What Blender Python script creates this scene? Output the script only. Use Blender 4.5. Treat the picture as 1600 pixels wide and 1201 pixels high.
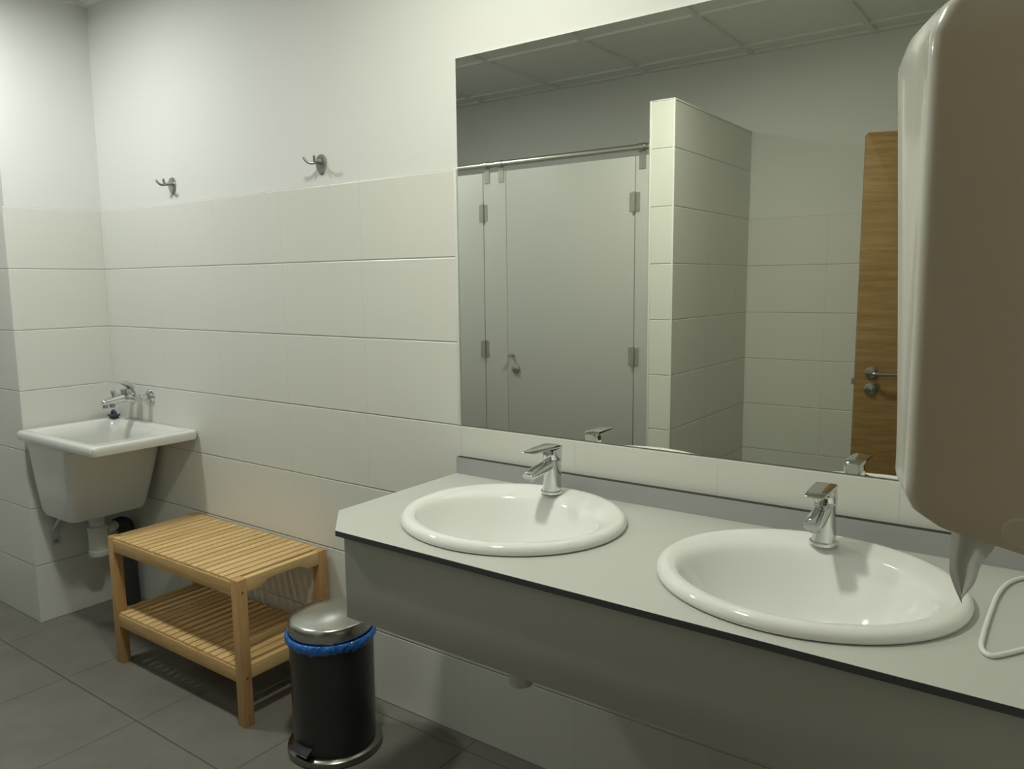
import bpy, bmesh, math, random
from mathutils import Vector, Matrix, noise
from mathutils.geometry import tessellate_polygon
PI = math.pi
random.seed(7)
sc = bpy.context.scene
for o in list(bpy.data.objects):
    bpy.data.objects.remove(o, do_unlink=True)
COL = sc.collection

# ------------------------------------------------------------------ camera
CAM = (3.4969, -1.7742, 1.4249); YAW = -0.62444; PITCH = -0.13054; ROLL = -0.0105; FPX = 1214.1
fw = Vector((math.sin(YAW)*math.cos(PITCH), math.cos(YAW)*math.cos(PITCH), math.sin(PITCH)))
rt = Vector((math.cos(YAW), -math.sin(YAW), 0)); up = rt.cross(fw)
r2 = rt*math.cos(ROLL) + up*math.sin(ROLL); u2 = up*math.cos(ROLL) - rt*math.sin(ROLL)
cd = bpy.data.cameras.new('camera'); cam = bpy.data.objects.new('camera', cd); COL.objects.link(cam)
M = Matrix((r2, u2, -fw)).transposed().to_4x4(); M.translation = Vector(CAM)
cam.matrix_world = M
cd.sensor_width = 36; cd.lens = FPX*36/1600; cd.clip_start = 0.02
sc.camera = cam

# ------------------------------------------------------------------ world, exposure, light levels
w = bpy.data.worlds.new('world'); sc.world = w; w.use_nodes = True
w.node_tree.nodes['Background'].inputs[0].default_value = (0.9, 1, 0.9, 1)
w.node_tree.nodes['Background'].inputs[1].default_value = 0.02
sc.view_settings.view_transform = 'Standard'; sc.view_settings.look = 'None'
sc.view_settings.gamma = 1; sc.view_settings.exposure = 0.0
sc.view_settings.use_curve_mapping = False
sc.cycles.blur_glossy = 1.0; sc.cycles.sample_clamp_indirect = 10.0
sc.cycles.max_bounces = 12; sc.cycles.diffuse_bounces = 7; sc.cycles.glossy_bounces = 6
LIGHTS = [((0.50, -0.80), (0.97, 1.0, 0.955), 215.0), ((2.30, -0.80), (1.0, 1.0, 0.87), 250.0)]
LAMP_R = 0.085
H = 2.60      # ceiling height
TILE_TOP = 1.75
XL, XR, YF = -0.76, 3.57, -2.44   # far-left wall, right wall, wall opposite the mirror

# ------------------------------------------------------------------ materials
def srgb(r, g, b):
    f = lambda c: (c/255/12.92) if c/255 <= .04045 else ((c/255+.055)/1.055)**2.4
    return (f(r), f(g), f(b), 1)
def newmat(name):
    m = bpy.data.materials.new(name); m.use_nodes = True
    return m, m.node_tree, m.node_tree.nodes['Principled BSDF']
def mat(name, col, rough=.5, metal=0, bump=0, bscale=200, coat=0, var=0, vscale=8, spec=.5, emis=None):
    m, nt, b = newmat(name)
    b.inputs['Base Color'].default_value = (*col[:3], 1)
    b.inputs['Roughness'].default_value = rough; b.inputs['Metallic'].default_value = metal
    b.inputs['Coat Weight'].default_value = coat; b.inputs['Coat Roughness'].default_value = .03
    b.inputs['Specular IOR Level'].default_value = spec
    if emis:
        b.inputs['Emission Color'].default_value = (*emis[0], 1); b.inputs['Emission Strength'].default_value = emis[1]
    if bump or var:
        tc = nt.nodes.new('ShaderNodeTexCoord')
        if bump:
            n = nt.nodes.new('ShaderNodeTexNoise'); n.inputs['Scale'].default_value = bscale
            nt.links.new(tc.outputs['Object'], n.inputs['Vector'])
            bp = nt.nodes.new('ShaderNodeBump'); bp.inputs['Strength'].default_value = bump; bp.inputs['Distance'].default_value = .002
            nt.links.new(n.outputs['Fac'], bp.inputs['Height']); nt.links.new(bp.outputs['Normal'], b.inputs['Normal'])
        if var:
            n = nt.nodes.new('ShaderNodeTexNoise'); n.inputs['Scale'].default_value = vscale; n.inputs['Detail'].default_value = 5
            nt.links.new(tc.outputs['Object'], n.inputs['Vector'])
            mp = nt.nodes.new('ShaderNodeMapRange'); mp.inputs[1].default_value = .3; mp.inputs[2].default_value = .7
            mp.inputs[3].default_value = 1-var; mp.inputs[4].default_value = 1+var
            nt.links.new(n.outputs['Fac'], mp.inputs[0])
            mx = nt.nodes.new('ShaderNodeVectorMath'); mx.operation = 'SCALE'; mx.inputs[0].default_value = col[:3]
            nt.links.new(mp.outputs[0], mx.inputs['Scale']); nt.links.new(mx.outputs[0], b.inputs['Base Color'])
    return m
def math_node(nt, op, a, b=None, c=None):
    n = nt.nodes.new('ShaderNodeMath'); n.operation = op
    for i, v in enumerate((a, b, c)):
        if v is None: continue
        if isinstance(v, (int, float)): n.inputs[i].default_value = v
        else: nt.links.new(v, n.inputs[i])
    return n.outputs[0]
def joint_dist(nt, coord, off, T):
    """distance in metres from the nearest joint at off + k*T"""
    t = math_node(nt, 'DIVIDE', math_node(nt, 'SUBTRACT', coord, off), T)
    fr = math_node(nt, 'FRACT', math_node(nt, 'ADD', t, 100.5))
    return math_node(nt, 'MULTIPLY', math_node(nt, 'ABSOLUTE', math_node(nt, 'SUBTRACT', fr, .5)), T)
def tile_mat(name, col, jcol, u_axis, u_off, Tu, v_axis, v_off, Tv, jw=.0012, soft=.004, rough=.3, var=.0, spec=.5, depth=.0015, vweak=1.0):
    m, nt, b = newmat(name)
    g = nt.nodes.new('ShaderNodeNewGeometry'); s = nt.nodes.new('ShaderNodeSeparateXYZ')
    nt.links.new(g.outputs['Position'], s.inputs[0])
    du = joint_dist(nt, s.outputs[u_axis], u_off, Tu); dv = joint_dist(nt, s.outputs[v_axis], v_off, Tv)
    def lin(x, a, bb):
        mp = nt.nodes.new('ShaderNodeMapRange'); mp.interpolation_type = 'SMOOTHSTEP'
        nt.links.new(x, mp.inputs[0]); mp.inputs[1].default_value = a; mp.inputs[2].default_value = bb
        return mp.outputs[0]
    hu = lin(du, 0, soft*.8); hv = lin(dv, 0, soft)
    if vweak < 1:   # tight vertical joints are shallower
        hu = math_node(nt, 'ADD', math_node(nt, 'MULTIPLY', hu, vweak), 1-vweak)
    h = math_node(nt, 'MINIMUM', hu, hv)
    mu = lin(du, jw*.4, jw*1.2)
    if vweak < 1: mu = math_node(nt, 'ADD', math_node(nt, 'MULTIPLY', mu, vweak), 1-vweak)
    mask = math_node(nt, 'MINIMUM', mu, lin(dv, jw*.5, jw*1.5))
    mix = nt.nodes.new('ShaderNodeMix'); mix.data_type = 'RGBA'
    nt.links.new(mask, mix.inputs[0]); mix.inputs[6].default_value = (*jcol[:3], 1); mix.inputs[7].default_value = (*col[:3], 1)
    if var:
        tc = nt.nodes.new('ShaderNodeTexCoord')
        n = nt.nodes.new('ShaderNodeTexNoise'); n.inputs['Scale'].default_value = 3.2; n.inputs['Detail'].default_value = 9; n.inputs['Roughness'].default_value = .68
        nt.links.new(tc.outputs['Object'], n.inputs['Vector'])
        mp = nt.nodes.new('ShaderNodeMapRange'); mp.inputs[1].default_value = .3; mp.inputs[2].default_value = .7
        mp.inputs[3].default_value = 1-var; mp.inputs[4].default_value = 1+var; nt.links.new(n.outputs['Fac'], mp.inputs[0])
        vm = nt.nodes.new('ShaderNodeVectorMath'); vm.operation = 'SCALE'; vm.inputs[0].default_value = col[:3]
        nt.links.new(mp.outputs[0], vm.inputs['Scale']); nt.links.new(vm.outputs[0], mix.inputs[7])
    nt.links.new(mix.outputs[2], b.inputs['Base Color'])
    bp = nt.nodes.new('ShaderNodeBump'); bp.inputs['Strength'].default_value = 1; bp.inputs['Distance'].default_value = depth
    nt.links.new(h, bp.inputs['Height']); nt.links.new(bp.outputs['Normal'], b.inputs['Normal'])
    b.inputs['Roughness'].default_value = rough; b.inputs['Specular IOR Level'].default_value = spec
    return m
def wood_mat(name, c1, c2, stretch, scale=9, rough=.5, fine=60):
    m, nt, b = newmat(name)
    g = nt.nodes.new('ShaderNodeTexCoord'); oi = nt.nodes.new('ShaderNodeObjectInfo')
    mp = nt.nodes.new('ShaderNodeMapping'); mp.inputs['Scale'].default_value = stretch
    nt.links.new(g.outputs['Object'], mp.inputs['Vector'])
    off = nt.nodes.new('ShaderNodeVectorMath'); off.operation = 'SCALE'; off.inputs[0].default_value = (13, 7, 5)
    nt.links.new(oi.outputs['Random'], off.inputs['Scale']); nt.links.new(off.outputs[0], mp.inputs['Location'])
    n = nt.nodes.new('ShaderNodeTexNoise'); n.inputs['Scale'].default_value = scale; n.inputs['Detail'].default_value = 6; n.inputs['Distortion'].default_value = .4
    nt.links.new(mp.outputs[0], n.inputs['Vector'])
    n2 = nt.nodes.new('ShaderNodeTexNoise'); n2.inputs['Scale'].default_value = fine; n2.inputs['Detail'].default_value = 3
    nt.links.new(mp.outputs[0], n2.inputs['Vector'])
    f = math_node(nt, 'ADD', math_node(nt, 'MULTIPLY', n.outputs['Fac'], .7), math_node(nt, 'MULTIPLY', n2.outputs['Fac'], .3))
    f = math_node(nt, 'ADD', f, math_node(nt, 'MULTIPLY', math_node(nt, 'SUBTRACT', oi.outputs['Random'], .5), .22))
    cr = nt.nodes.new('ShaderNodeMapRange'); cr.inputs[1].default_value = .32; cr.inputs[2].default_value = .68
    nt.links.new(f, cr.inputs[0])
    mix = nt.nodes.new('ShaderNodeMix'); mix.data_type = 'RGBA'; nt.links.new(cr.outputs[0], mix.inputs[0])
    mix.inputs[6].default_value = (*c1[:3], 1); mix.inputs[7].default_value = (*c2[:3], 1)
    nt.links.new(mix.outputs[2], b.inputs['Base Color']); b.inputs['Roughness'].default_value = rough
    bp = nt.nodes.new('ShaderNodeBump'); bp.inputs['Strength'].default_value = .15; bp.inputs['Distance'].default_value = .001
    nt.links.new(n2.outputs['Fac'], bp.inputs['Height']); nt.links.new(bp.outputs['Normal'], b.inputs['Normal'])
    return m

TILE = (.70, .705, .655); JOINT = (.40, .40, .355); PAINT = (.725, .735, .71)
m_paint = mat('white_wall_paint', PAINT, .75, bump=.05, bscale=260)
m_tile_back = tile_mat('wall_tile_back', TILE, JOINT, 0, 2.027, .4, 2, 0, .25, vweak=.24)
m_tile_pier = tile_mat('wall_tile_pier', TILE, JOINT, 1, 0, .4, 2, 0, .25, vweak=.4)
m_tile_side = tile_mat('wall_tile_side', TILE, JOINT, 1, -1.872, .4, 2, 0, .25, vweak=.75)
m_tile_front = tile_mat('wall_tile_front', TILE, JOINT, 0, 2.455, .4, 2, 0, .25, vweak=.3)
m_trim = mat('white_tile_trim', (.70, .71, .67), .3)
m_floor = tile_mat('floor_tile', (.19, .182, .16), (.08, .076, .066), 0, .085, .495, 1, -.06, .495, jw=.0022, soft=.003, rough=.38, var=.16, depth=.0006, spec=.35)
m_ceil = mat('ceiling_panel', (.80, .81, .77), .9, bump=.5, bscale=320)
m_ceilbar = mat('ceiling_bar', (.74, .76, .73), .6)
m_mirror = mat('mirror_glass', (.85, .87, .80), 0.0, 1.0)
m_dark = mat('dark_gap', (.02, .02, .02), .8)
m_ceramic = mat('white_ceramic', (.80, .81, .79), .09, coat=.3)
m_ceramic_grey = mat('white_sink_ceramic', (.70, .71, .68), .2, coat=.15)
m_chrome = mat('chrome', (.66, .68, .68), .07, 1.0)
m_steel = mat('brushed_steel', (.50, .50, .46), .32, 1.0)
m_nickel = mat('satin_nickel', (.42, .42, .40), .28, 1.0)
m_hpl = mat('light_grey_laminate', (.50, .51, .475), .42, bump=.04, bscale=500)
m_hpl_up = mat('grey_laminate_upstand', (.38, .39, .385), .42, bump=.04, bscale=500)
m_edge_dark = mat('black_laminate_core', (.022, .022, .022), .6)
m_panel = mat('grey_panel_laminate', (.40, .40, .37), .45, bump=.03, bscale=500)
m_edge = mat('dark_laminate_edge', (.055, .062, .068), .45)
m_cub = mat('cubicle_laminate', (.45, .46, .44), .5, bump=.03, bscale=400)
m_disp = mat('dispenser_plastic', (.78, .765, .71), .22, coat=.35)
m_paper = mat('paper_towel', (.50, .50, .47), .9, bump=.4, bscale=90)
m_cable = mat('white_cable', (.76, .77, .74), .35)
m_black = mat('black_rubber', (.010, .011, .013), .6)
m_blackmet = mat('black_enamel', (.016, .017, .016), .35, coat=.2)
m_pipe_w = mat('white_plastic', (.62, .64, .60), .35)
m_pipe_g = mat('dark_grey_plastic', (.03, .033, .033), .55)
m_bracket = mat('white_bracket_steel', (.55, .57, .57), .4)
m_bag = mat('blue_bin_liner', srgb(30, 105, 190), .28, bump=.9, bscale=60, coat=.3)
m_lidsteel = mat('brushed_lid_steel', (.50, .50, .46), .24, 1.0, bump=.02, bscale=300)
m_basesteel = mat('dark_base_steel', (.26, .26, .23), .25, 1.0)
m_plug = mat('dark_blue_rubber', (.045, .05, .07), .5)
m_wood_y = wood_mat('bench_wood_slats', srgb(196, 162, 108), srgb(222, 191, 138), (9, .8, 9))
m_wood_x = wood_mat('bench_wood_rail', srgb(188, 152, 100), srgb(214, 180, 126), (.8, 9, 9))
m_wood_z = wood_mat('bench_wood_leg', srgb(172, 134, 86), srgb(200, 162, 110), (9, 9, .8))
m_oak = wood_mat('oak_door_veneer', srgb(142, 112, 70), srgb(178, 148, 100), (.8, .8, 12), scale=4, rough=.45, fine=22)
m_white_lac = mat('white_frame_lacquer', (.7, .7, .66), .4)

# ------------------------------------------------------------------ mesh helpers
class MB:
    def __init__(s): s.v = []; s.f = []; s.mi = []
    def add(s, vs, fs, mi=0):
        b = len(s.v); s.v += [Vector(p) for p in vs]; s.f += [tuple(b+i for i in f) for f in fs]; s.mi += [mi]*len(fs); return s
    def box(s, x0, x1, y0, y1, z0, z1, mi=0, M=None):
        vs = [Vector((x, y, z)) for z in (z0, z1) for y in (y0, y1) for x in (x0, x1)]
        if M: vs = [M @ v for v in vs]
        return s.add(vs, [(0, 2, 3, 1), (4, 5, 7, 6), (0, 1, 5, 4), (2, 6, 7, 3), (0, 4, 6, 2), (1, 3, 7, 5)], mi)
    def rings(s, rs, cap0=True, cap1=True, closed=True, mi=0):
        n = len(rs[0]); vs = [p for r in rs for p in r]; fs = []
        for k in range(len(rs)-1):
            for i in range(n if closed else n-1):
                j = (i+1) % n; fs.append((k*n+i, k*n+j, (k+1)*n+j, (k+1)*n+i))
        if cap0: fs.append(tuple(range(n-1, -1, -1)))
        if cap1: fs.append(tuple(range((len(rs)-1)*n, len(rs)*n)))
        return s.add(vs, fs, mi)
    def lathe(s, prof, center=(0, 0, 0), axis='z', seg=48, cap0=True, cap1=True, mi=0, M=None):
        c = Vector(center); rs = []
        for r, h in prof:
            ring = []
            for i in range(seg):
                a = 2*PI*i/seg; x, y = r*math.cos(a), r*math.sin(a)
                p = {'z': Vector((x, y, h)), 'x': Vector((h, x, y)), 'y': Vector((y, h, x))}[axis]
                if M: p = M @ p
                ring.append(c+p)
            rs.append(ring)
        return s.rings(rs, cap0, cap1, mi=mi)
    def tube(s, pts, r, seg=14, smooth=6, mi=0, flat=None):
        P = [Vector(p) for p in pts]; R = r if isinstance(r, (list, tuple)) else [r]*len(P)
        if smooth > 1 and len(P) > 2:
            Q = []; RR = []
            for i in range(len(P)-1):
                p0 = P[max(i-1, 0)]; p1 = P[i]; p2 = P[i+1]; p3 = P[min(i+2, len(P)-1)]
                for k in range(smooth):
                    t = k/smooth
                    Q.append(.5*((2*p1)+(p2-p0)*t+(2*p0-5*p1+4*p2-p3)*t*t+(3*p1-p0-3*p2+p3)*t**3)); RR.append(R[i]*(1-t)+R[i+1]*t)
            Q.append(P[-1]); RR.append(R[-1]); P, R = Q, RR
        d = (P[1]-P[0]).normalized(); ref = Vector((0, 0, 1)) if abs(d.z) < .9 else Vector((1, 0, 0))
        nrm = (ref-d*ref.dot(d)).normalized(); rs = []
        for i, p in enumerate(P):
            d = (P[min(i+1, len(P)-1)]-P[max(i-1, 0)]).normalized()
            nrm = (nrm-d*nrm.dot(d)).normalized(); bn = d.cross(nrm)
            fx = flat if flat else 1
            rs.append([p+(nrm*math.cos(2*PI*k/seg)*R[i]+bn*math.sin(2*PI*k/seg)*R[i]*fx) for k in range(seg)])
        return s.rings(rs, mi=mi)
    def prism(s, poly, axis, a, b, mi=0):
        def P(u, v, t): return {'x': (t, u, v), 'y': (u, t, v), 'z': (u, v, t)}[axis]
        return s.rings([[Vector(P(u, v, a)) for u, v in poly], [Vector(P(u, v, b)) for u, v in poly]], mi=mi)
    def build(s, name, m, parent=None, bevel=0, angle=35, seg=2, origin=None):
        me = bpy.data.meshes.new(name)
        o0 = Vector(origin) if origin else Vector((0, 0, 0))
        pp = parent
        while pp is not None: o0 = o0+Vector(pp.location); pp = pp.parent
        me.from_pydata([tuple(v-o0) for v in s.v], [], s.f)
        bm = bmesh.new(); bm.from_mesh(me)
        for f, i in zip(bm.faces, s.mi): f.material_index = i
        bmesh.ops.recalc_face_normals(bm, faces=bm.faces)
        if bevel:
            es = [e for e in bm.edges if len(e.link_faces) == 2 and e.calc_face_angle(0) > math.radians(angle)]
            bmesh.ops.bevel(bm, geom=es, offset=bevel, segments=seg, profile=.5, affect='EDGES', clamp_overlap=True)
        for f in bm.faces: f.smooth = True
        for e in bm.edges:
            if len(e.link_faces) != 2 or e.calc_face_angle(0) > math.radians(angle if not bevel else 50): e.smooth = False
        bm.to_mesh(me); bm.free()
        for mm in (m if isinstance(m, (list, tuple)) else [m]): me.materials.append(mm)
        o = bpy.data.objects.new(name, me); COL.objects.link(o)
        if parent is not None:
            o.parent = parent
        else:
            o.location = o0
        return o
def tag(o, label=None, cat=None, group=None, kind=None):
    if label: o['label'] = label
    if cat: o['category'] = cat
    if group: o['group'] = group
    if kind: o['kind'] = kind
    return o
def empty(name, loc, label, cat, group=None):
    o = bpy.data.objects.new(name, None); COL.objects.link(o); o.location = loc; o.empty_display_size = .05
    return tag(o, label, cat, group)
def struct(mb, name, m, parent=None, bevel=0):
    o = mb.build(name, m, parent, bevel)
    if parent is None: o['kind'] = 'structure'
    return o
def copy_tree(o, parent=None):
    c = o.copy(); COL.objects.link(c); c.parent = parent
    for ch in list(o.children): copy_tree(ch, c)
    return c
def rrect(cx, cy, hx, hy, r, n=6):
    pts = []
    for sx, sy, a0 in ((1, 1, 0), (-1, 1, 90), (-1, -1, 180), (1, -1, 270)):
        for k in range(n+1):
            a = math.radians(a0+90*k/n)
            pts.append((cx+sx*(hx-r)+r*math.cos(a), cy+sy*(hy-r)+r*math.sin(a)))
    return pts
def at_z(pts, z): return [Vector((x, y, z)) for x, y in pts]

# ================================================================== room shell
T = .12
struct(MB().box(XL-T, XR+T+1.0, YF-T, T, -.1, 0), 'floor', m_floor)
ceil = struct(MB().box(XL-T, XR+T, YF-T, T, H+.012, H+.1), 'ceiling', m_ceil)
g = MB()
gx = [.25+.595*k for k in range(-1, 6)]; gy = [-.515-.595*k for k in range(0, 4)]
for x in gx: g.box(x-.012, x+.012, YF, 0.006, H, H+.0119)
for y in gy:
    for a, b in zip([XL]+gx, gx+[XR]): g.box(a+.0121 if a != XL else a, b-.0121 if b != XR else b, y-.012, y+.012, H+.0005, H+.0119)
g.build('ceiling_grid', m_ceilbar, ceil)
g = MB(); g.box(XL, XR, -.02, .006, H-.001, H+.0119); g.box(XL, XR, YF, YF+.02, H-.001, H+.0119)
g.box(0, .02, -.388, -.02, H-.001, H+.0119); g.box(XR-.02, XR, YF+.02, -.02, H-.001, H+.0119)
g.build('perimeter_angle', m_ceilbar, ceil)

# wall with the mirror: paint zone set 6 mm back, tile cladding below, recess behind the mirror
wb = struct(MB().box(0, XR+T, .006, T, 0, H+.05), 'wall_back', m_paint)
wt = MB()
wt.box(0, 2.0195, 0, .006, 0, TILE_TOP)
wt.box(2.0195, XR, 0, .006, 0, 1.000)
wt.build('tile_cladding', m_tile_back, wb)
t = struct(MB().box(2.0195, 2.0285, -.002, .006, 1.0005, TILE_TOP), 'trim_1', m_trim, bevel=.001)
# pier on the left of the laundry sink
wl = struct(MB().box(XL-T, 0, -.382, T, 0, H+.05), 'wall_left', m_paint)
wl2 = MB(); wl2.box(XL, 0.0, -.388, -.382, 0, TILE_TOP)
wl2.build('tile_cladding', m_tile_front, wl)
MB().box(-.001, .0005, -.386, 0, 0, TILE_TOP).build('side_tile_cladding', m_tile_pier, wl)
# the paint above the tiles is set back a few millimetres, shown as the tile top edge
q = MB(); q.rings([[Vector((-.012+.0128*math.cos(a), -.3762-.0128*math.sin(a), z)) for a in [math.radians(-0+90*k/6) for k in range(7)]]+[Vector((-.012, -.3762, z))] for z in (0, TILE_TOP)])
struct(q, 'trim_2', m_trim)
# far-left end wall, wall opposite the mirror, right wall with the doorway
wfl = struct(MB().box(XL-T, XL, YF, -.388, 0, H+.05), 'wall_side', m_paint)
wf = struct(MB().box(XL-T, XR+T, YF-T, YF-.006, 0, H+.05), 'wall_front', m_paint)
MB().box(XL, XR, YF-.006, YF, 0, TILE_TOP).build('tile_cladding', m_tile_front, wf)
wr = MB(); DY0, DY1, DH = -2.215, -1.345, 2.065
wr.box(XR, XR+T, DY1, .006, 0, H+.05); wr.box(XR, XR+T, YF, DY0, 0, H+.05); wr.box(XR, XR+T, DY0, DY1, DH, H+.05)
wro = struct(wr, 'wall_right', m_paint)
m_tile_right = tile_mat('wall_tile_right', TILE, JOINT, 1, -.4, .4, 2, 0, .25, vweak=.55)
t2 = MB(); t2.box(XR-.005, XR, DY1+.06, 0, 0, TILE_TOP); t2.box(XR-.005, XR, YF, DY0-.06, 0, TILE_TOP); t2.build('tile_cladding', m_tile_right, wro)
fr = MB()
for y0, y1 in ((DY1-.02, DY1+.06), (DY0-.06, DY0+.02)): fr.box(XR-.015, XR+T+.015, y0, y1, 0, DH+.04)
fr.box(XR-.015, XR+T+.015, DY0+.02, DY1-.02, DH-.02, DH+.04)
struct(fr, 'trim_3', m_oak, bevel=.002)
struct(MB().box(XR+1.0, XR+1.1, -3.0, -.5, 0, H), 'wall_corridor', m_paint)
# tiled partition beside the cubicles
PH = 2.205
wp = MB(); wp.box(1.93, 2.045, YF, -1.462, 0, PH)
wpo = struct(wp, 'wall_partition', m_tile_side)
q = MB()
q.box(2.038, 2.0475, -1.469, -1.4595, 0, PH+.002); q.box(1.9275, 1.937, -1.469, -1.4595, 0, PH+.002)
q.box(1.9375, 2.0375, -1.4699, -1.4600, PH-.004, PH+.0022); q.box(2.038, 2.0475, YF, -1.4695, PH-.006, PH+.002)
q.build('edge_trim', m_trim, wpo, bevel=.002)

# ================================================================== mirror
mr = MB().box(2.0325, XR-.02, .0005, .0055, 1.003, 2.053).build('wall_mirror', [m_mirror], bevel=0)
tag(mr, 'large rectangular frameless wall mirror above the two washbasins', 'mirror')

# ================================================================== vanity counter
ZC = .858
BA, BB = .278, .258       # basin half axes
BASINS = [(2.432, -.300), (3.118, -.312)]
vc = empty('vanity_counter', (2.8, 0, ZC-.013), 'long light grey laminate washbasin counter with dark edge and chamfered left corner', 'counter')
def ell(cx, cy, a, b, n=64, ex=2.0):
    out = []
    for k in range(n):
        t = 2*PI*k/n; c, s_ = math.cos(t), math.sin(t)
        out.append((cx+a*math.copysign(abs(c)**(2/ex), c), cy+b*math.copysign(abs(s_)**(2/ex), s_)))
    return out
outer = [(2.022, -.001), (2.024, -.485), (2.140, -.600), (XR-.006, -.600), (XR-.006, -.001)]
holes = [ell(cx, cy-.031, .239, .204) for cx, cy in BASINS]
def slab(z0, z1, m, name):
    loops = [[Vector((x, y, 0)) for x, y in outer]]+[[Vector((x, y, 0)) for x, y in h] for h in holes]
    tris = tessellate_polygon(loops); flat = [p for l in loops for p in l]; n = len(flat); mb = MB()
    vs = [Vector((p.x, p.y, z1)) for p in flat]+[Vector((p.x, p.y, z0)) for p in flat]
    mb.add(vs, [tuple(t) for t in tris], 0); 
    b = MB(); b.v = mb.v; b.f = mb.f; b.mi = mb.mi
    b.f += [tuple(i+n for i in reversed(t)) for t in tris]; b.mi += [0]*len(tris)
    k = 0
    for l in loops:
        L = len(l)
        for i in range(L):
            j = (i+1) % L; b.f.append((k+i, k+j, n+k+j, n+k+i)); b.mi.append(1)
        k += L
    return b.build(name, m, vc)
slab(ZC-.013, ZC, [m_hpl, m_edge], 'worktop')
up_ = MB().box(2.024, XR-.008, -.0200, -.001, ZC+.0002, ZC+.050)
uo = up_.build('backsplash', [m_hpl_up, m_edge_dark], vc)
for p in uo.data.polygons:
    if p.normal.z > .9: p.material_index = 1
MB().box(2.150, XR-.008, -.583, -.570, .643, ZC-.0135).build('front_panel', m_panel, vc, bevel=.0008)
for x in (2.78, 3.48):
    MB().box(x-.02, x+.02, -.56, -.002, ZC-.040, ZC-.0135).build('wall_bracket', m_steel, vc, bevel=.002)

# ---- washbasins
def make_basin():
    cx, cy = BASINS[0]
    b = MB(); rs = []
    def R(a, bb, dy, z, ex=2.0): rs.append([Vector((x, y, z)) for x, y in ell(cx, cy+dy, a, bb, 96, ex)])
    # outer rim: foot, roll, top
    R(BA-.006, BB-.006, 0, ZC+.0004); R(BA-.001, BB-.001, 0, ZC+.003); R(BA, BB, 0, ZC+.009)
    R(BA-.003, BB-.003, 0, ZC+.017); R(BA-.010, BB-.010, 0, ZC+.0225); R(BA-.019, BB-.019, 0, ZC+.0240)
    R(BA-.030, BB-.030, 0, ZC+.0225); 
    # deck sloping to the bowl edge (bowl set forward)
    R(BA-.040, BB-.046, -.012, ZC+.0200); R(BA-.048, BB-.056, -.022, ZC+.0165)
    R(BA-.054, BB-.063, -.029, ZC+.011); R(BA-.059, BB-.069, -.032, ZC+.002); R(BA-.065, BB-.076, -.033, ZC-.012)
    R(BA-.076, BB-.088, -.032, ZC-.034); R(BA-.094, BB-.104, -.030, ZC-.064)
    R(BA-.118, BB-.124, -.026, ZC-.092); R(BA-.150, BB-.150, -.020, ZC-.116); R(BA-.187, BB-.180, -.014, ZC-.131)
    R(BA-.225, BB-.212, -.010, ZC-.138); R(.026, .026, -.010, ZC-.141)
    # underside
    inner = len(rs)
    R(.030, .030, -.010, ZC-.156); R(.10, .095, -.016, ZC-.149); R(.168, .145, -.024, ZC-.115); R(.210, .175, -.030, ZC-.06); R(.230, .196, -.031, ZC-.015); R(.234, .199, -.031, ZC-.0002); 
    b.rings(rs, False, False)
    n = 96; k0 = 0; k1 = (len(rs)-1)*n
    b.f += [(k1+i, k1+(i+1) % n, (i+1) % n, i) for i in range(n)]; b.mi += [0]*n
    root = empty('washbasin', (cx, cy, ZC), '', 'washbasin')
    b.build('bowl', m_ceramic, root, angle=60)
    d = MB().lathe([(.0, ZC-.136), (.018, ZC-.1355), (.024, ZC-.1375), (.0255, ZC-.1405)], (cx, cy-.010, 0), seg=32, cap0=False, cap1=False)
    d.build('drain', m_chrome, root)
    return root
ba = make_basin(); ba['group'] = 'countertop washbasins'
bb_ = copy_tree(ba); bb_.location = (BASINS[1][0], BASINS[1][1], ZC)
ba['label'] = 'white oval drop-in washbasin on the counter beside its chamfered left corner'
bb_['label'] = 'white oval washbasin in the counter, partly behind the hanging paper towel'

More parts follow.
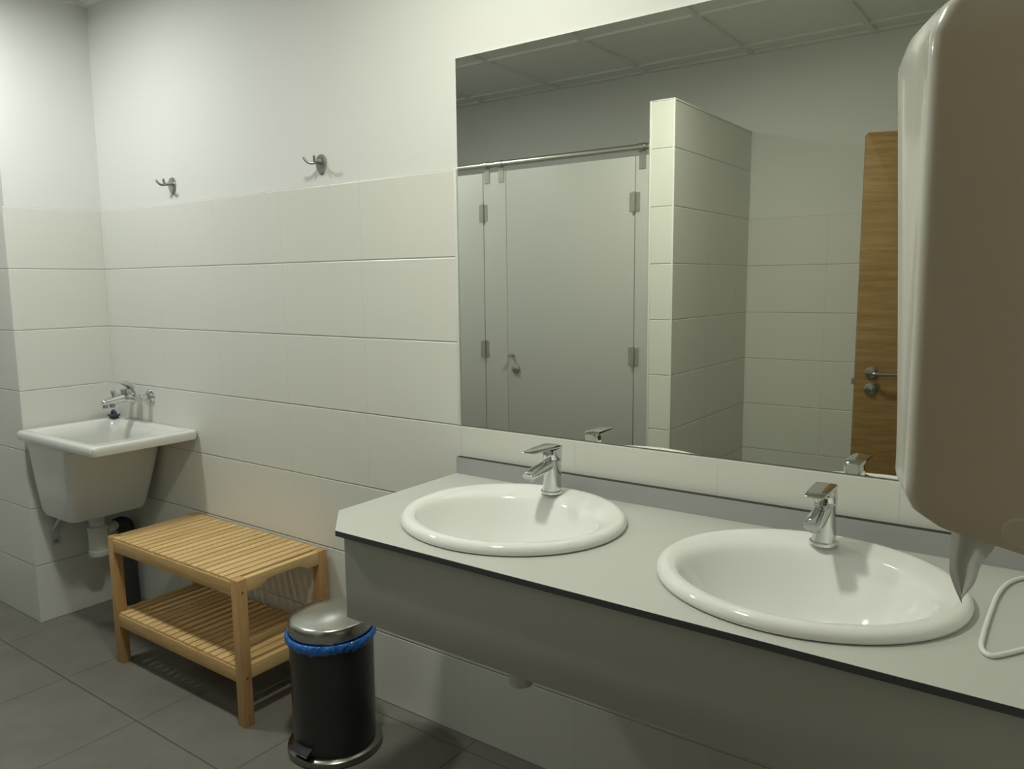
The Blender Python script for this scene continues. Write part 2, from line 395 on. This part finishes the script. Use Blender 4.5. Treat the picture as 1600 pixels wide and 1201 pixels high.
# ---- basin mixers
def make_tap():
    zt = ZC+.0215
    root = empty('basin_tap', (0, 0, zt), '', 'tap')
    f = MB().lathe([(.0, 0), (.0285, 0), (.0290, .002), (.0285, .0055), (.026, .0075), (.0, .0075)], (0, 0, zt), seg=40)
    f.build('base_flange', m_chrome, root)
    def ring(cx, cy, hx, hy, z, ex=2.6, tilt=0):
        return [Vector((x, y, z+tilt*(y-cy))) for x, y in ell(cx, cy, hx, hy, 32, ex)]
    b = MB().rings([ring(0, 0, .0235, .0245, zt+.0055, 2.3), ring(0, .001, .0225, .024, zt+.03, 2.3), ring(0, .002, .0215, .0235, zt+.06, 2.4), ring(0, .003, .0215, .0235, zt+.083, 2.6), ring(0, .003, .020, .022, zt+.0845, 2.6)])
    # spout: slopes gently down towards the bowl
    sp = []
    for t_, hw, hh in ((0, .0150, .0150), (.2, .0165, .0145), (.5, .0180, .0125), (.8, .0190, .0105), (.95, .0185, .0085), (1.0, .0155, .0055)):
        y = -.010-.094*t_; z = zt+.073-.008*t_-.006*t_*t_
        sp.append([Vector((hw*math.copysign(abs(math.cos(a))**.75, math.cos(a)), y, z+hh*math.copysign(abs(math.sin(a))**.75, math.sin(a)))) for a in [2*PI*k/24 for k in range(24)]])
    bo = b.build('body', m_chrome, root, angle=40)
    spo = MB().rings(sp).build('spout', m_chrome, root, angle=40)
    MB().lathe([(.0, -.006), (.0100, -.006), (.0110, -.004), (.0110, .004), (.0, .004)], (0, -.088, zt+.053), seg=28).build('aerator', m_nickel, spo)
    # cartridge collar and lever
    c = MB().rings([ring(0, .003, .0200, .0220, zt+.085, 2.8), ring(0, .003, .0215, .0232, zt+.088, 3.2), ring(0, .003, .0215, .0232, zt+.105, 3.2), ring(0, .003, .0205, .0220, zt+.113, 3.2, .15)])
    cap = c.build('cap', m_chrome, root, angle=40)
    lv = []
    for y, hw, z, th in ((.0245, .0150, .1140, .006), (.020, .0205, .1205, .008), (.004, .0225, .1235, .0090), (-.030, .0225, .1238, .0080), (-.070, .0215, .1228, .0060), (-.098, .0200, .1218, .0040), (-.103, .0185, .1212, .0020)):
        lv.append([Vector((x, y, zt+z-.004+dz)) for x, dz in ((-hw, -th/2), (-hw*.55, -th), (hw*.55, -th), (hw, -th/2), (hw*.94, th*.25), (0, th*.42), (-hw*.94, th*.25))])
    MB().rings(lv).build('lever', m_chrome, root, angle=30, bevel=.0008)
    MB().lathe([(.0, -.0005), (.0035, -.0005), (.0035, .001), (.0, .001)], (0, -.0212, zt+.098), 'y', 16).build('temperature_mark', m_nickel, cap)
    return root
TAPS = [(2.421, -.108, -3), (3.108, -.130, 1)]
tp = make_tap(); tp2 = copy_tree(tp)
for o, (x, y, a) in zip((tp, tp2), TAPS): o.location = (x, y, ZC+.0215); o.rotation_euler = (0, 0, math.radians(a)); o.scale = (1, 1, 1.045); o['group'] = 'chrome basin taps'
tp['label'] = 'chrome single-lever tap on the washbasin at the chamfered end of the counter'
tp2['label'] = 'chrome single-lever tap on the washbasin nearest the paper towel dispenser'
# ---- basin waste traps under the counter
def make_trap(x, y):
    root = empty('basin_trap', (x, y, .449), '', 'waste trap')
    MB().lathe([(.0, .449), (.024, .449), (.029, .452), (.030, .459), (.030, .50), (.031, .502), (.031, .515), (.026, .52), (.0, .52)], (x, y, 0), seg=32).build('cup', m_pipe_w, root)
    MB().lathe([(.0, .5202), (.016, .5202), (.016, .70), (.0, .70)], (x, y, 0), seg=24).build('tailpiece', m_pipe_w, root)
    MB().tube([(x, y+.026, .500), (x, y+.12, .500), (x, -.003, .500)], .0155, smooth=1, seg=20).build('outlet_pipe', m_pipe_w, root)
    return root
tr = make_trap(2.460, -.31); tr['label'] = 'rounded white plastic trap cup peeping below the grey front panel of the counter'
tr['group'] = 'washbasin traps'
tr2 = copy_tree(tr); tr2.location = (3.118, -.322, .449); tr2['label'] = 'white plastic trap under the washbasin nearest the towel dispenser, behind the front panel'

# ================================================================== coat hooks on the painted wall
def make_hook():
    root = empty('coat_hook', (0, 0, 0), '', 'coat hook')
    pl = []
    for y, sx in ((.0, 1.0), (-.004, 1.0), (-.0065, .93), (-.007, .80)):
        ring = []
        for k in range(40):
            a = 2*PI*k/40; r = .0245
            x = r*math.cos(a); z = .029*math.sin(a)
            if math.sin(a) < 0: z = -.038*abs(math.sin(a))**1.1; x *= (1-.18*abs(math.sin(a))**2)
            ring.append(Vector((x*sx, y, z*sx)))
        pl.append(ring)
    MB().rings(pl).build('plate', m_nickel, root, angle=40)
    st = MB().tube([(0, -.006, .004), (0, -.014, .003), (0, -.022, .002)], [.009, .0068, .006], 16, 4)
    st.build('stem', m_nickel, root, angle=50)
    for sx in (-1, 1):
        h = MB().tube([(0, -.019, .002), (sx*.006, -.030, -.002), (sx*.014, -.041, -.002), (sx*.021, -.049, .005), (sx*.025, -.053, .013)], [.0055, .0052, .0048, .0045, .0042], 14, 6)
        h.lathe([(.0, -.0040), (.0033, -.003), (.0046, 0), (.0033, .003), (.0, .0040)], (sx*.0252, -.0532, .0135), seg=16)
        h.build('prong', m_nickel, root, angle=50)
    return root
hk = make_hook(); hk2 = copy_tree(hk)
hk.location = (.568, .006, 1.822); hk2.location = (1.449, .006, 1.822)
hk['label'] = 'satin metal coat hook on the white wall above the laundry sink, near the corner'
hk2['label'] = 'satin metal coat hook on the white wall between the laundry sink corner and the mirror'
hk['group'] = hk2['group'] = 'coat hooks on the wall'

# ================================================================== laundry sink
ls = empty('laundry_sink', (.33, -.2, .48), 'white ceramic laundry sink on the wall in the tiled corner', 'laundry sink')
x0, x1, y0, y1, zt = .020, .650, -.428, -.001, .846
cx, cy, hx, hy = (x0+x1)/2, (y0+y1)/2, (x1-x0)/2, (y1-y0)/2
# rim slab with rectangular opening, sunken shelf and deep bowl
def RR(ax0, ax1, ay0, ay1, r, z): return at_z(rrect((ax0+ax1)/2, (ay0+ay1)/2, (ax1-ax0)/2, (ay1-ay0)/2, r, 6), z)
b = MB()
b.rings([RR(x0+.012, x1-.012, y0+.012, y1-.001, .02, zt-.040), RR(x0+.003, x1-.003, y0+.003, y1-.0005, .022, zt-.036), RR(x0, x1, y0, y1, .022, zt-.026), RR(x0, x1, y0, y1, .022, zt-.008),
         RR(x0+.003, x1-.003, y0+.003, y1-.002, .028, zt-.002), RR(x0+.009, x1-.009, y0+.009, y1-.006, .026, zt),
         RR(x0+.038, x1-.034, y0+.034, y1-.034, .03, zt-.001), RR(x0+.046, x1-.042, y0+.042, y1-.042, .03, zt-.006),
         RR(x0+.052, x1-.050, y0+.050, y1-.048, .03, zt-.024), RR(x0+.058, .415, y0+.058, y1-.054, .035, zt-.034), RR(x0+.060, .372, y0+.062, y1-.058, .035, zt-.06),
         RR(x0+.050, .285, y0+.085, y1-.080, .03, .520), RR(x0+.070, .265, y0+.11, y1-.10, .025, .502), RR(.15, .19, -.24, -.20, .018, .499)], False, True)
b.rings([RR(x0+.02, .452, y0+.022, y1-.004, .035, zt-.0395), RR(x0+.020, .395, y0+.024, y1-.006, .035, zt-.060), RR(x0+.021, .358, y0+.040, y1-.03, .04, .62), RR(x0+.024, .322, y0+.054, y1-.045, .04, .510), RR(x0+.032, .310, y0+.064, y1-.055, .035, .487), RR(x0+.06, .27, y0+.09, y1-.08, .02, .482)], False, True)
# close rim underside against the body
ring_a = RR(x0+.012, x1-.012, y0+.012, y1-.001, .02, zt-.040); ring_b = RR(x0+.02, .452, y0+.022, y1-.004, .035, zt-.0395)
b.rings([ring_a, ring_b], False, False)
b.build('basin', m_ceramic_grey, ls, angle=45)
MB().lathe([(.0, .5015), (.022, .5015), (.026, .4995), (.0, .4995)], (.17, -.22, 0), seg=28).build('drain', m_chrome, ls)
# trap under the sink
tx, ty = .165, -.20
MB().lathe([(.0, .280), (.034, .280), (.040, .284), (.0415, .292), (.0415, .305), (.038, .309), (.038, .388), (.041, .392), (.041, .410), (.030, .414), (.030, .432), (.034, .436), (.034, .456), (.022, .46), (.022, .4815), (.0, .4815)], (tx, ty, 0), seg=36).build('waste_trap', m_pipe_w, ls)
MB().tube([(tx, ty+.032, .382), (tx-.02, ty+.07, .380), (.105, -.0955, .376)], .021, smooth=6, seg=20).build('trap_outlet', m_pipe_w, ls)
# wall bracket on the pier
br = empty_br = None
k = MB(); k.box(.0008, .004, -.318, -.282, .325, .50); bpl = k.build('bracket_plate', m_bracket, ls, bevel=.001)
MB().box(.004, .16, -.312, -.288, .4765, .4805).build('bracket_arm', m_bracket, bpl)
st = MB(); st.rings([[Vector((.0045, -.312, .385)), Vector((.0045, -.288, .385)), Vector((.0045, -.288, .405)), Vector((.0045, -.312, .405))],
                     [Vector((.105, -.312, .4700)), Vector((.105, -.288, .4700)), Vector((.090, -.288, .4762)), Vector((.090, -.312, .4762))]]); st.build('bracket_strut', m_bracket, bpl)
for zb in (.342, .415):
    MB().lathe([(.0, .004), (.010, .004), (.010, .0055), (.006, .006), (.006, .0105), (.0, .0105)], (0, -.300, zb), 'x', 6).build('bolt', m_steel, bpl)
# dark waste pipe running down to the floor
wpz = MB().tube([(.106, -.0945, .375), (.106, -.070, .376), (.106, -.050, .365), (.106, -.047, .340), (.106, -.047, .30), (.106, -.047, .10), (.106, -.047, .002)], [.029, .031, .032, .033, .034, .036, .038], 24, 4)
o = wpz.build('waste_pipe', m_pipe_g, ls); o['label'] = 'dark grey waste pipe'
# rubber plug on the rim
pg = empty('sink_plug', (.060, -.040, zt), 'small black rubber plug lying on the back left rim of the laundry sink', 'sink plug')
px_, py_ = .060, -.040
rs = []
for r, z in ((.021, .0), (.024, .008), (.031, .0095), (.031, .0145), (.018, .017)):
    rs.append([Vector((px_+r*(1+(.10*math.cos(8*a) if r > .029 else 0))*math.cos(a), py_+r*.78*math.sin(a), zt+.0005+z)) for a in [2*PI*i/40 for i in range(40)]])
MB().rings(rs).build('stopper', m_plug, pg, angle=50)
MB().tube([(px_-.014, py_, zt+.015), (px_-.011, py_, zt+.026), (px_, py_, zt+.032), (px_+.011, py_, zt+.026), (px_+.014, py_, zt+.015)], .0065, 10, 5).build('pull_ring', m_plug, pg)

# ---- wall mixer above the laundry sink
ZM = .953; MX = .228
wm = empty('wall_mixer_tap', (MX, 0, ZM), 'chrome wall mixer with curved lever above the laundry sink', 'tap')
for dx in (-.075, .075):
    MB().lathe([(.0, -.0005), (.034, -.0005), (.034, -.003), (.031, -.007), (.021, -.013), (.018, -.015), (.0, -.015)], (MX+dx, 0, ZM), 'y', 36).build('wall_flange', m_chrome, wm)
    MB().lathe([(.0, -.0152), (.0115, -.0152), (.0115, -.030), (.0, -.030)], (MX+dx, 0, ZM), 'y', 28).build('connector', m_chrome, wm)
    MB().lathe([(.0, -.0302), (.0165, -.0302), (.0165, -.048), (.013, -.050), (.0, -.050)], (MX+dx, 0, ZM), 'y', 8).build('union_nut', m_chrome, wm)
bd = MB().tube([(MX-.088, -.064, ZM), (MX-.06, -.064, ZM), (MX-.03, -.064, ZM), (MX, -.064, ZM), (MX+.03, -.064, ZM), (MX+.06, -.064, ZM), (MX+.088, -.064, ZM)], [.0145, .0155, .0165, .019, .0165, .0155, .0145], 24, 4)
bd.lathe([(.022, -.015), (.0235, 0), (.0235, .022), (.0225, .030), (.0, .031)], (MX, -.066, ZM+.008), seg=32, cap0=True)
bd.build('body', m_chrome, wm, angle=45)
MB().tube([(MX, -.070, ZM+.002), (MX, -.095, ZM), (MX, -.125, ZM-.005), (MX, -.158, ZM-.010), (MX, -.170, ZM-.012)], [.021, .0185, .0165, .0145, .010], 24, 6).build('spout', m_chrome, wm, angle=50)
for dy in (-.158, -.128):
    MB().lathe([(.0, -.011), (.0105, -.011), (.0105, .004), (.0, .004)], (MX, dy, ZM-.0225), seg=24).build('outlet', m_nickel, wm)
MB().lathe([(.0, 0), (.006, 0), (.006, .010), (.0085, .012), (.0095, .026), (.0085, .028), (.0, .028)], (MX, -.122, ZM+.010), seg=24).build('diverter_knob', m_chrome, wm)
lv = []
for y, hw, z, th in ((-.036, .014, .030, .020), (-.038, .022, .042, .034), (-.052, .0245, .054, .032), (-.068, .0235, .064, .022), (-.090, .019, .0725, .011), (-.115, .014, .0775, .0065), (-.150, .0105, .0790, .0042), (-.186, .0075, .0775, .0025)):
    lv.append([Vector((MX+hw*math.cos(a), y, ZM+z-.004+th*.55*math.sin(a))) for a in [2*PI*q_/20 for q_ in range(20)]])
MB().rings(lv).build('lever', m_chrome, wm, angle=50)

# ================================================================== slatted bench
bx0, bx1, by0, by1, bz = .610, 1.412, -.378, -.012, .498
bn = empty('slatted_bench', ((bx0+bx1)/2, (by0+by1)/2, 0), 'light wooden two-tier slatted bench against the tiled wall', 'bench')
L = .036
for xx in (bx0, bx1-L):
    for yy in (by0, by1-L):
        # notch-free square leg
        MB().box(xx, xx+L, yy, yy+L, 0, bz).build('leg', m_wood_z, bn, bevel=.0018)
def shelf(ztop):
    n = 19; a = bx0+L+.001; bE = bx1-L-.001; pitch = (bE-a)/n
    for k_ in range(n):
        xs = a+pitch*k_+.004
        MB().box(xs, xs+pitch-.0080, by0+.004, by1-.004, ztop-.015, ztop).build('slat', m_wood_y, bn, bevel=.0012)
    for yy in (by0, by1-.018):
        MB().box(bx0+L+.0004, bx1-L-.0004, yy+.0005, yy+.0175, ztop-.056, ztop-.0095).build('rail', m_wood_x, bn, bevel=.0012)
def siderail(x, ztop, arch):
    a, b2 = by0+L+.0004, by1-L-.0004; poly = [(a, ztop), (a, ztop-.046)]
    if arch:
        for k_ in range(0, 25):
            t_ = k_/24; y = a+.02+(b2-a-.04)*t_
            s_ = max(0, min(1, (min(t_, 1-t_)-.10)/.16)); s_ = s_*s_*(3-2*s_)
            poly.append((y, ztop-.046+.019*s_))
    poly += [(b2, ztop-.046), (b2, ztop)]
    MB().prism(poly, 'x', x, x+.022).build('side_rail', m_wood_y, bn, bevel=.001, angle=60)
shelf(bz); shelf(.206)
for x in (bx0+.013, bx1-L+.013):
    siderail(x, bz, True); siderail(x, .206, False)
for z_ in (.455, .166):
    for yy in (by0+L/2, by1-L/2):
        MB().lathe([(.0035, -.0006), (.0045, .0006), (.0, .0006)], (bx1, yy, z_), 'x', 12).build('bolt', m_steel, bn)

# ================================================================== pedal bin
PX, PY = 1.712, -.262
pb = empty('pedal_bin', (PX, PY, 0), 'black round pedal bin with steel lid beside the slatted bench', 'pedal bin')
MB().lathe([(.0, .0), (.138, .0), (.1435, .004), (.1455, .012), (.1435, .021), (.136, .0265), (.129, .0275), (.0, .0275)], (PX, PY, 0), seg=72).build('base_ring', m_basesteel, pb)
MB().lathe([(.0, .0278), (.1245, .0278), (.1250, .04), (.1265, .20), (.1275, .381), (.0, .381)], (PX, PY, 0), seg=72).build('body', m_blackmet, pb)
MB().lathe([(.0, .3815), (.1232, .3815), (.1250, .3835), (.1266, .388), (.1270, .410), (.1262, .4175), (.1235, .4225), (.1190, .4255), (.1120, .4280), (.095, .4345), (.075, .4410), (.050, .4465), (.025, .4495), (.0, .4505)], (PX, PY, 0), seg=72).build('lid', m_lidsteel, pb, angle=50)
dirp = Vector((0, -1, 0)).normalized(); sd = Vector((dirp.y, -dirp.x, 0))
Mx = Matrix((( -sd.x, dirp.x, 0), (-sd.y, dirp.y, 0), (0, 0, 1))).to_4x4()
c0 = Vector((PX, PY, 0))
pd = MB()
pts = []
for d_, z_, hw in ((.100, .056, .036), (.122, .055, .038), (.140, .050, .041), (.1475, .046, .042)):
    pts.append([c0+dirp*d_+sd*(-hw)+Vector((0, 0, z_)), c0+dirp*d_+sd*hw+Vector((0, 0, z_)), c0+dirp*d_+sd*hw+Vector((0, 0, z_-.008)), c0+dirp*d_+sd*(-hw)+Vector((0, 0, z_-.008))])
pd.rings(pts).build('pedal', m_black, pb, bevel=.0015)
e = MB().tube([c0+dirp*.1487+sd*(-.042)+Vector((0, 0, .0425)), c0+dirp*.1487+sd*.042+Vector((0, 0, .0425))], .0018, 8, 1); e.build('pedal_edge', m_chrome, pb)
# blue liner folded over the rim
rs = []; N = 260
prof = [(.1264, .3795), (.1288, .3835), (.1322, .3840), (.1350, .3810), (.1365, .3760), (.1366, .3710), (.1356, .3660), (.1335, .3620), (.1308, .3595), (.1290, .3600), (.1286, .3660)]
for j, (r, z) in enumerate(prof):
    ring = []
    for i in range(N):
        a = 2*PI*i/N; q_ = Vector((math.cos(a)*5, math.sin(a)*5, j*.35))
        n1 = noise.noise(q_*1.1); n2 = noise.noise(q_*2.6+Vector((4, 2, 1))); n3 = noise.noise(q_*6+Vector((1, 7, 3)))
        q2 = Vector((math.cos(a)*13+j*.25, math.sin(a)*13, j*.22)); rid = 1-2.4*abs(noise.noise(q2))
        amp = 0 if j == 0 else (.3 if j in (1, 10) else 1)
        rr = r+amp*(.0034*(rid-.4)+.0018*n2+.0012*n3); rr = max(rr, .1282) if j > 0 else rr
        low = max(0, j-3)/7
        ring.append(Vector((PX+rr*math.cos(a), PY+rr*math.sin(a), z+amp*(.0025*n2+.0012*n3)-low*(.007*abs(n1)*2+.004*n2+.003*rid)-.0025)))
    rs.append(ring)
o = MB().rings(rs, False, False).build('bin_liner', m_bag, angle=80); tag(o, 'crumpled blue plastic bin liner folded over the rim of the pedal bin', 'bin liner')

# ================================================================== paper towel dispenser
DX, DYN, DYF = 3.405, -1.172, -.900
dp = empty('towel_dispenser', (XR, (DYN+DYF)/2, 1.24), 'large white plastic paper towel dispenser on the wall at the right edge', 'paper towel dispenser')
yc = (DYN+DYF)/2; hw = (DYF-DYN)/2; XB = XR-.0055
def plan(inset, bulge, front=0.0):
    pts = []; rc = .013
    xf = DX+inset+front; a, b2 = yc-hw+inset, yc+hw-inset
    for k_ in range(7):   # near corner
        t_ = math.radians(90*k_/6); pts.append((xf+rc-rc*math.sin(t_), a+rc-rc*math.cos(t_)))
    n = 14
    for k_ in range(1, n):
        t_ = k_/n; y = a+rc+(b2-a-2*rc)*t_; pts.append((xf-bulge*(1-(2*t_-1)**2), y))
    for k_ in range(7):
        t_ = math.radians(90*k_/6); pts.append((xf+rc-rc*math.cos(t_), b2-rc+rc*math.sin(t_)))
    # smooth the bulge into the corners
    return [(XB, a)]+pts+[(XB, b2)]
def dring(inset, z, front=0.0, slope=0.0): return [Vector((x, y, z-slope*(x-DX))) for x, y in plan(inset, .021+max(0, z-1.30)*.055, front)]
b = MB()
b.rings([dring(.018, 1.256, .022, .20), dring(.004, 1.2555, .014, .20), dring(.0, 1.262, .006, .17), dring(0, 1.272, .0, .12), dring(0, 1.285, .0, .06), dring(0, 1.32), dring(0, 1.45), dring(0, 1.57),
         dring(.0, 1.586), dring(.002, 1.602, .004), dring(.005, 1.613, .011), dring(.010, 1.621, .022), dring(.020, 1.626, .040)])
b.build('cover', m_disp, dp, angle=50)
MB().lathe([(.0, -.0018), (.0085, -.0018), (.0100, -.0006), (.0105, .0), (.0, .0)], (3.478, DYN, 1.256), 'y', 28).build('hinge_cap', m_disp, dp)
MB().box(3.432, 3.470, DYN+.05, DYF-.05, 1.2400, 1.2435).build('outlet_slot', m_dark, dp)
# hanging paper towel: one thin translucent sheet with soft folds
pnt = m_paper.node_tree; pb_ = pnt.nodes['Principled BSDF']; tr_ = pnt.nodes.new('ShaderNodeBsdfTranslucent'); tr_.inputs[0].default_value = (.46, .46, .43, 1)
mxs = pnt.nodes.new('ShaderNodeMixShader'); mxs.inputs[0].default_value = .55
pnt.links.new(pb_.outputs[0], mxs.inputs[1]); pnt.links.new(tr_.outputs[0], mxs.inputs[2]); pnt.links.new(mxs.outputs[0], pnt.nodes['Material Output'].inputs['Surface'])
pt = MB(); nx, nz_ = 26, 26; vs = []
for i in range(nz_+1):
    v = i/nz_
    xl = 3.4275-.002*math.sin(v*PI)+.0095*max(0, (v-.72)/.28)**1.3
    xr = 3.4640-.006*v-.0210*max(0, (v-.25)/.75)**1.1+.0012*math.sin(v*17)
    zb = .0865*v
    for j in range(nx+1):
        u = j/nx
        fold = .0022*math.sin(u*6.5+v*1.6)+.0009*math.sin(u*13-v*3)+.012*v*(u-.5)
        vs.append(Vector((xl*(1-u)+xr*u, -1.035+fold, 1.246-.0965*v+.012*v*u*(1-u)*2)))
fs = [(i*(nx+1)+j, i*(nx+1)+j+1, (i+1)*(nx+1)+j+1, (i+1)*(nx+1)+j) for i in range(nz_) for j in range(nx)]
o = pt.add(vs, fs).build('paper_towel', m_paper, angle=80); tag(o, 'crumpled white paper towel hanging in a point from the dispenser', 'paper towel')

# ================================================================== white cable on the counter
zc_ = ZC+.0042
cb = MB().tube([(3.556, -.012, 1.05), (3.553, -.022, .93), (3.535, -.040, zc_+.012), (3.500, -.050, zc_+.002), (3.462, -.064, zc_), (3.436, -.110, zc_), (3.423, -.180, zc_), (3.418, -.280, zc_), (3.416, -.385, zc_), (3.418, -.440, zc_), (3.431, -.462, zc_), (3.447, -.446, zc_), (3.478, -.400, zc_), (3.520, -.345, zc_), (3.558, -.300, zc_)], .0040, 12, 8)
o = cb.build('power_cable', m_cable); tag(o, 'thin white cable looping over the counter at the right edge', 'cable')

# ================================================================== toilet cubicle front (seen in the mirror)
CY = -1.480; DT = 1.985; RZ = 2.018; RY = -1.467
cf = empty('toilet_cubicles', (.6, CY, 0), 'grey laminate toilet cubicle doors with steel top rail, reflected in the mirror', 'toilet cubicle')
rail = MB().tube([(XL+.002, RY, RZ), (1.9285, RY, RZ)], .0145, 20, 1).build('top_rail', m_steel, cf)
for i in range(3):
    xs = .98-.87*i
    # door (hinged on its right in the mirror picture) and fixed post panel
    dx0, dx1 = xs+.147, xs+.868
    if i: dx0, dx1 = xs+.147, xs+.868
    d = MB().box(dx0, dx1, CY-.013, CY, .15, DT-.002).build('door', m_cub, cf, bevel=.001)
    hp = []
    for zc2 in (1.782, 1.078):
        hb = MB(); xg = dx1+.001
        hb.box(xg-.026, xg-.007, CY, CY+.0025, zc2-.042, zc2+.042); hb.box(xg+.007, xg+.026, CY, CY+.0025, zc2-.042, zc2+.042)
        hb.lathe([(.0, -.046), (.0065, -.046), (.0065, .046), (.0, .046)], (xg, CY+.006, zc2), seg=18)
        for sx in (-.017, .017):
            for sz in (-.03, .03): hb.lathe([(.0035, .0024), (.003, .0034), (.0, .0034)], (xg+sx, CY, zc2+sz), 'y', 10)
        hb.build('hinge', m_steel, d)
    lk = MB().lathe([(.0, .0002), (.024, .0002), (.0245, .002), (.023, .010), (.019, .012), (.0, .012)], (dx0+.052, CY, .985), 'y', 32)
    lk.lathe([(.006, .012), (.008, .016), (.006, .021), (.0, .022)], (dx0+.052, CY, .985), 'y', 20); lk.build('lock', m_steel, d)
    kb = MB().lathe([(.0, .0002), (.008, .0002), (.008, .020), (.0085, .021), (.0105, .022), (.0105, .036), (.0, .037)], (dx0+.032, CY, 1.052), 'y', 24); kb.build('door_knob', m_steel, d)
    MB().box(xs+.002, dx0+.0-.002, CY-.013, CY, .0, DT-.002).build('post_panel', m_cub, cf, bevel=.001)
    MB().box(xs+.06, xs+.073, YF+.002, CY-.0135, .15, DT-.002).build('side_panel', m_cub, cf)
    for bxp in (xs+.027, xs+.117):
        k = MB().box(bxp-.016, bxp+.016, CY+.0002, CY+.003, 1.930, RZ-.012)
        k.lathe([(.0152, -.018), (.0172, -.018), (.0172, .018), (.0152, .018)], (bxp, RY, RZ), 'x', 20, False, False)
        for sz in (1.945, 1.975): k.lathe([(.003, .0029), (.0025, .004), (.0, .004)], (bxp, CY, sz), 'y', 10)
        k.build('rail_bracket', m_steel, rail)
MB().box(1.852, 1.9285, CY-.013, CY, .0, DT-.002).build('post_panel', m_cub, cf, bevel=.001)
k = MB().box(1.870, 1.904, CY+.0002, CY+.003, 1.925, RZ-.012); k.lathe([(.0152, -.018), (.0172, -.018), (.0172, .018), (.0152, .018)], (1.887, RY, RZ), 'x', 20, False, False); k.build('rail_bracket', m_steel, rail)

# ================================================================== oak door (open, seen in the mirror)
hx_, hy_ = XR-.018, -2.205; fx_, fy_ = 2.730, -1.905
dv = Vector((fx_-hx_, fy_-hy_, 0)); DW = dv.length; ang = math.atan2(dv.y, dv.x)
DM = Matrix.Translation((hx_, hy_, 0)) @ Matrix.Rotation(ang, 4, 'Z')
door = MB(); poly = [(0.0, .008), (DW, .008)]+[(DW-.012+.012*math.cos(math.radians(a)), 2.033+.012*math.sin(math.radians(a))) for a in range(0, 91, 15)]+[(0, 2.045)]
door.rings([[DM @ Vector((u, 0, v)) for u, v in poly], [DM @ Vector((u, .040, v)) for u, v in poly]])
do = struct(door, 'door_1', m_oak, bevel=.0015)
tag(do, 'open oak-veneered room door with steel lever handle, reflected in the mirror', 'door')
# local +y of DM points away from mirror or towards it?
side = -1 if (DM.to_3x3() @ Vector((0, 1, 0))).y < 0 else 1
yf = 0.0 if side < 0 else .040; sg = -1 if side < 0 else 1
def DL(mb_pts): return [DM @ Vector(p) for p in mb_pts]
hu = DW-.063
def dlathe(prof, u, v): return MB().lathe([(r, sg*h) for r, h in prof], DM @ Vector((u, yf, v)), 'y', 32, M=Matrix.Rotation(ang, 4, 'Z').to_3x3().to_4x4())
dlathe([(.0, .0002), (.026, .0002), (.026, .008), (.022, .010), (.0, .010)], hu, 1.012).build('handle_rose', m_nickel, do)
hb = MB().tube(DL([(hu, yf+sg*.009, 1.012), (hu, yf+sg*.035, 1.012), (hu, yf+sg*.050, 1.012), (hu-.016, yf+sg*.056, 1.012), (hu-.05, yf+sg*.056, 1.012), (hu-.125, yf+sg*.056, 1.012)]), .0085, 16, 6); hb.build('lever_handle', m_nickel, do)
lk = dlathe([(.0, .0002), (.026, .0002), (.026, .008), (.022, .010), (.0, .010)], hu, .940); lk.build('lock_rose', m_nickel, do)
dlathe([(.0, .0102), (.013, .0102), (.013, .018), (.009, .020), (.0, .020)], hu, .940).build('thumb_turn', m_nickel, do)
MB().rings([[DM @ Vector((DW+.0002, y, z)) for y, z in ((.012, .955), (.028, .955), (.028, .985), (.012, .985))], [DM @ Vector((DW+.012, y, z)) for y, z in ((.014, .957), (.028, .957), (.022, .983), (.014, .983))]]).build('latch', m_steel, do)
for z_ in (.25, 1.8):
    MB().lathe([(.0, -.04), (.007, -.04), (.007, .04), (.0, .04)], (hx_+.004, hy_+.012, z_), seg=14).build('door_hinge', m_steel, do)

# ================================================================== ceiling downlights
for i, ((lx, ly), lc, ls_) in enumerate(LIGHTS):
    dl = empty('ceiling_downlight', (lx, ly, H), ['round recessed ceiling downlight above the laundry sink and bench', 'round recessed ceiling downlight above the washbasin counter'][i], 'ceiling light', 'recessed ceiling downlights')
    MB().lathe([(LAMP_R+.002, H-.001), (LAMP_R+.004, H-.006), (LAMP_R+.018, H-.004), (LAMP_R+.020, H+.011), (LAMP_R+.002, H+.011)], (lx, ly, 0), seg=48, cap0=False, cap1=False).build('bezel', m_white_lac, dl)
    me = mat('lamp_glow_%s' % ('cool', 'warm')[i], (.8, .8, .8), .5, emis=(lc, ls_))
    MB().lathe([(.0, H-.002), (LAMP_R, H-.002), (LAMP_R, H+.010), (.0, H+.010)], (lx, ly, 0), seg=48).build('lamp_lens', me, dl)
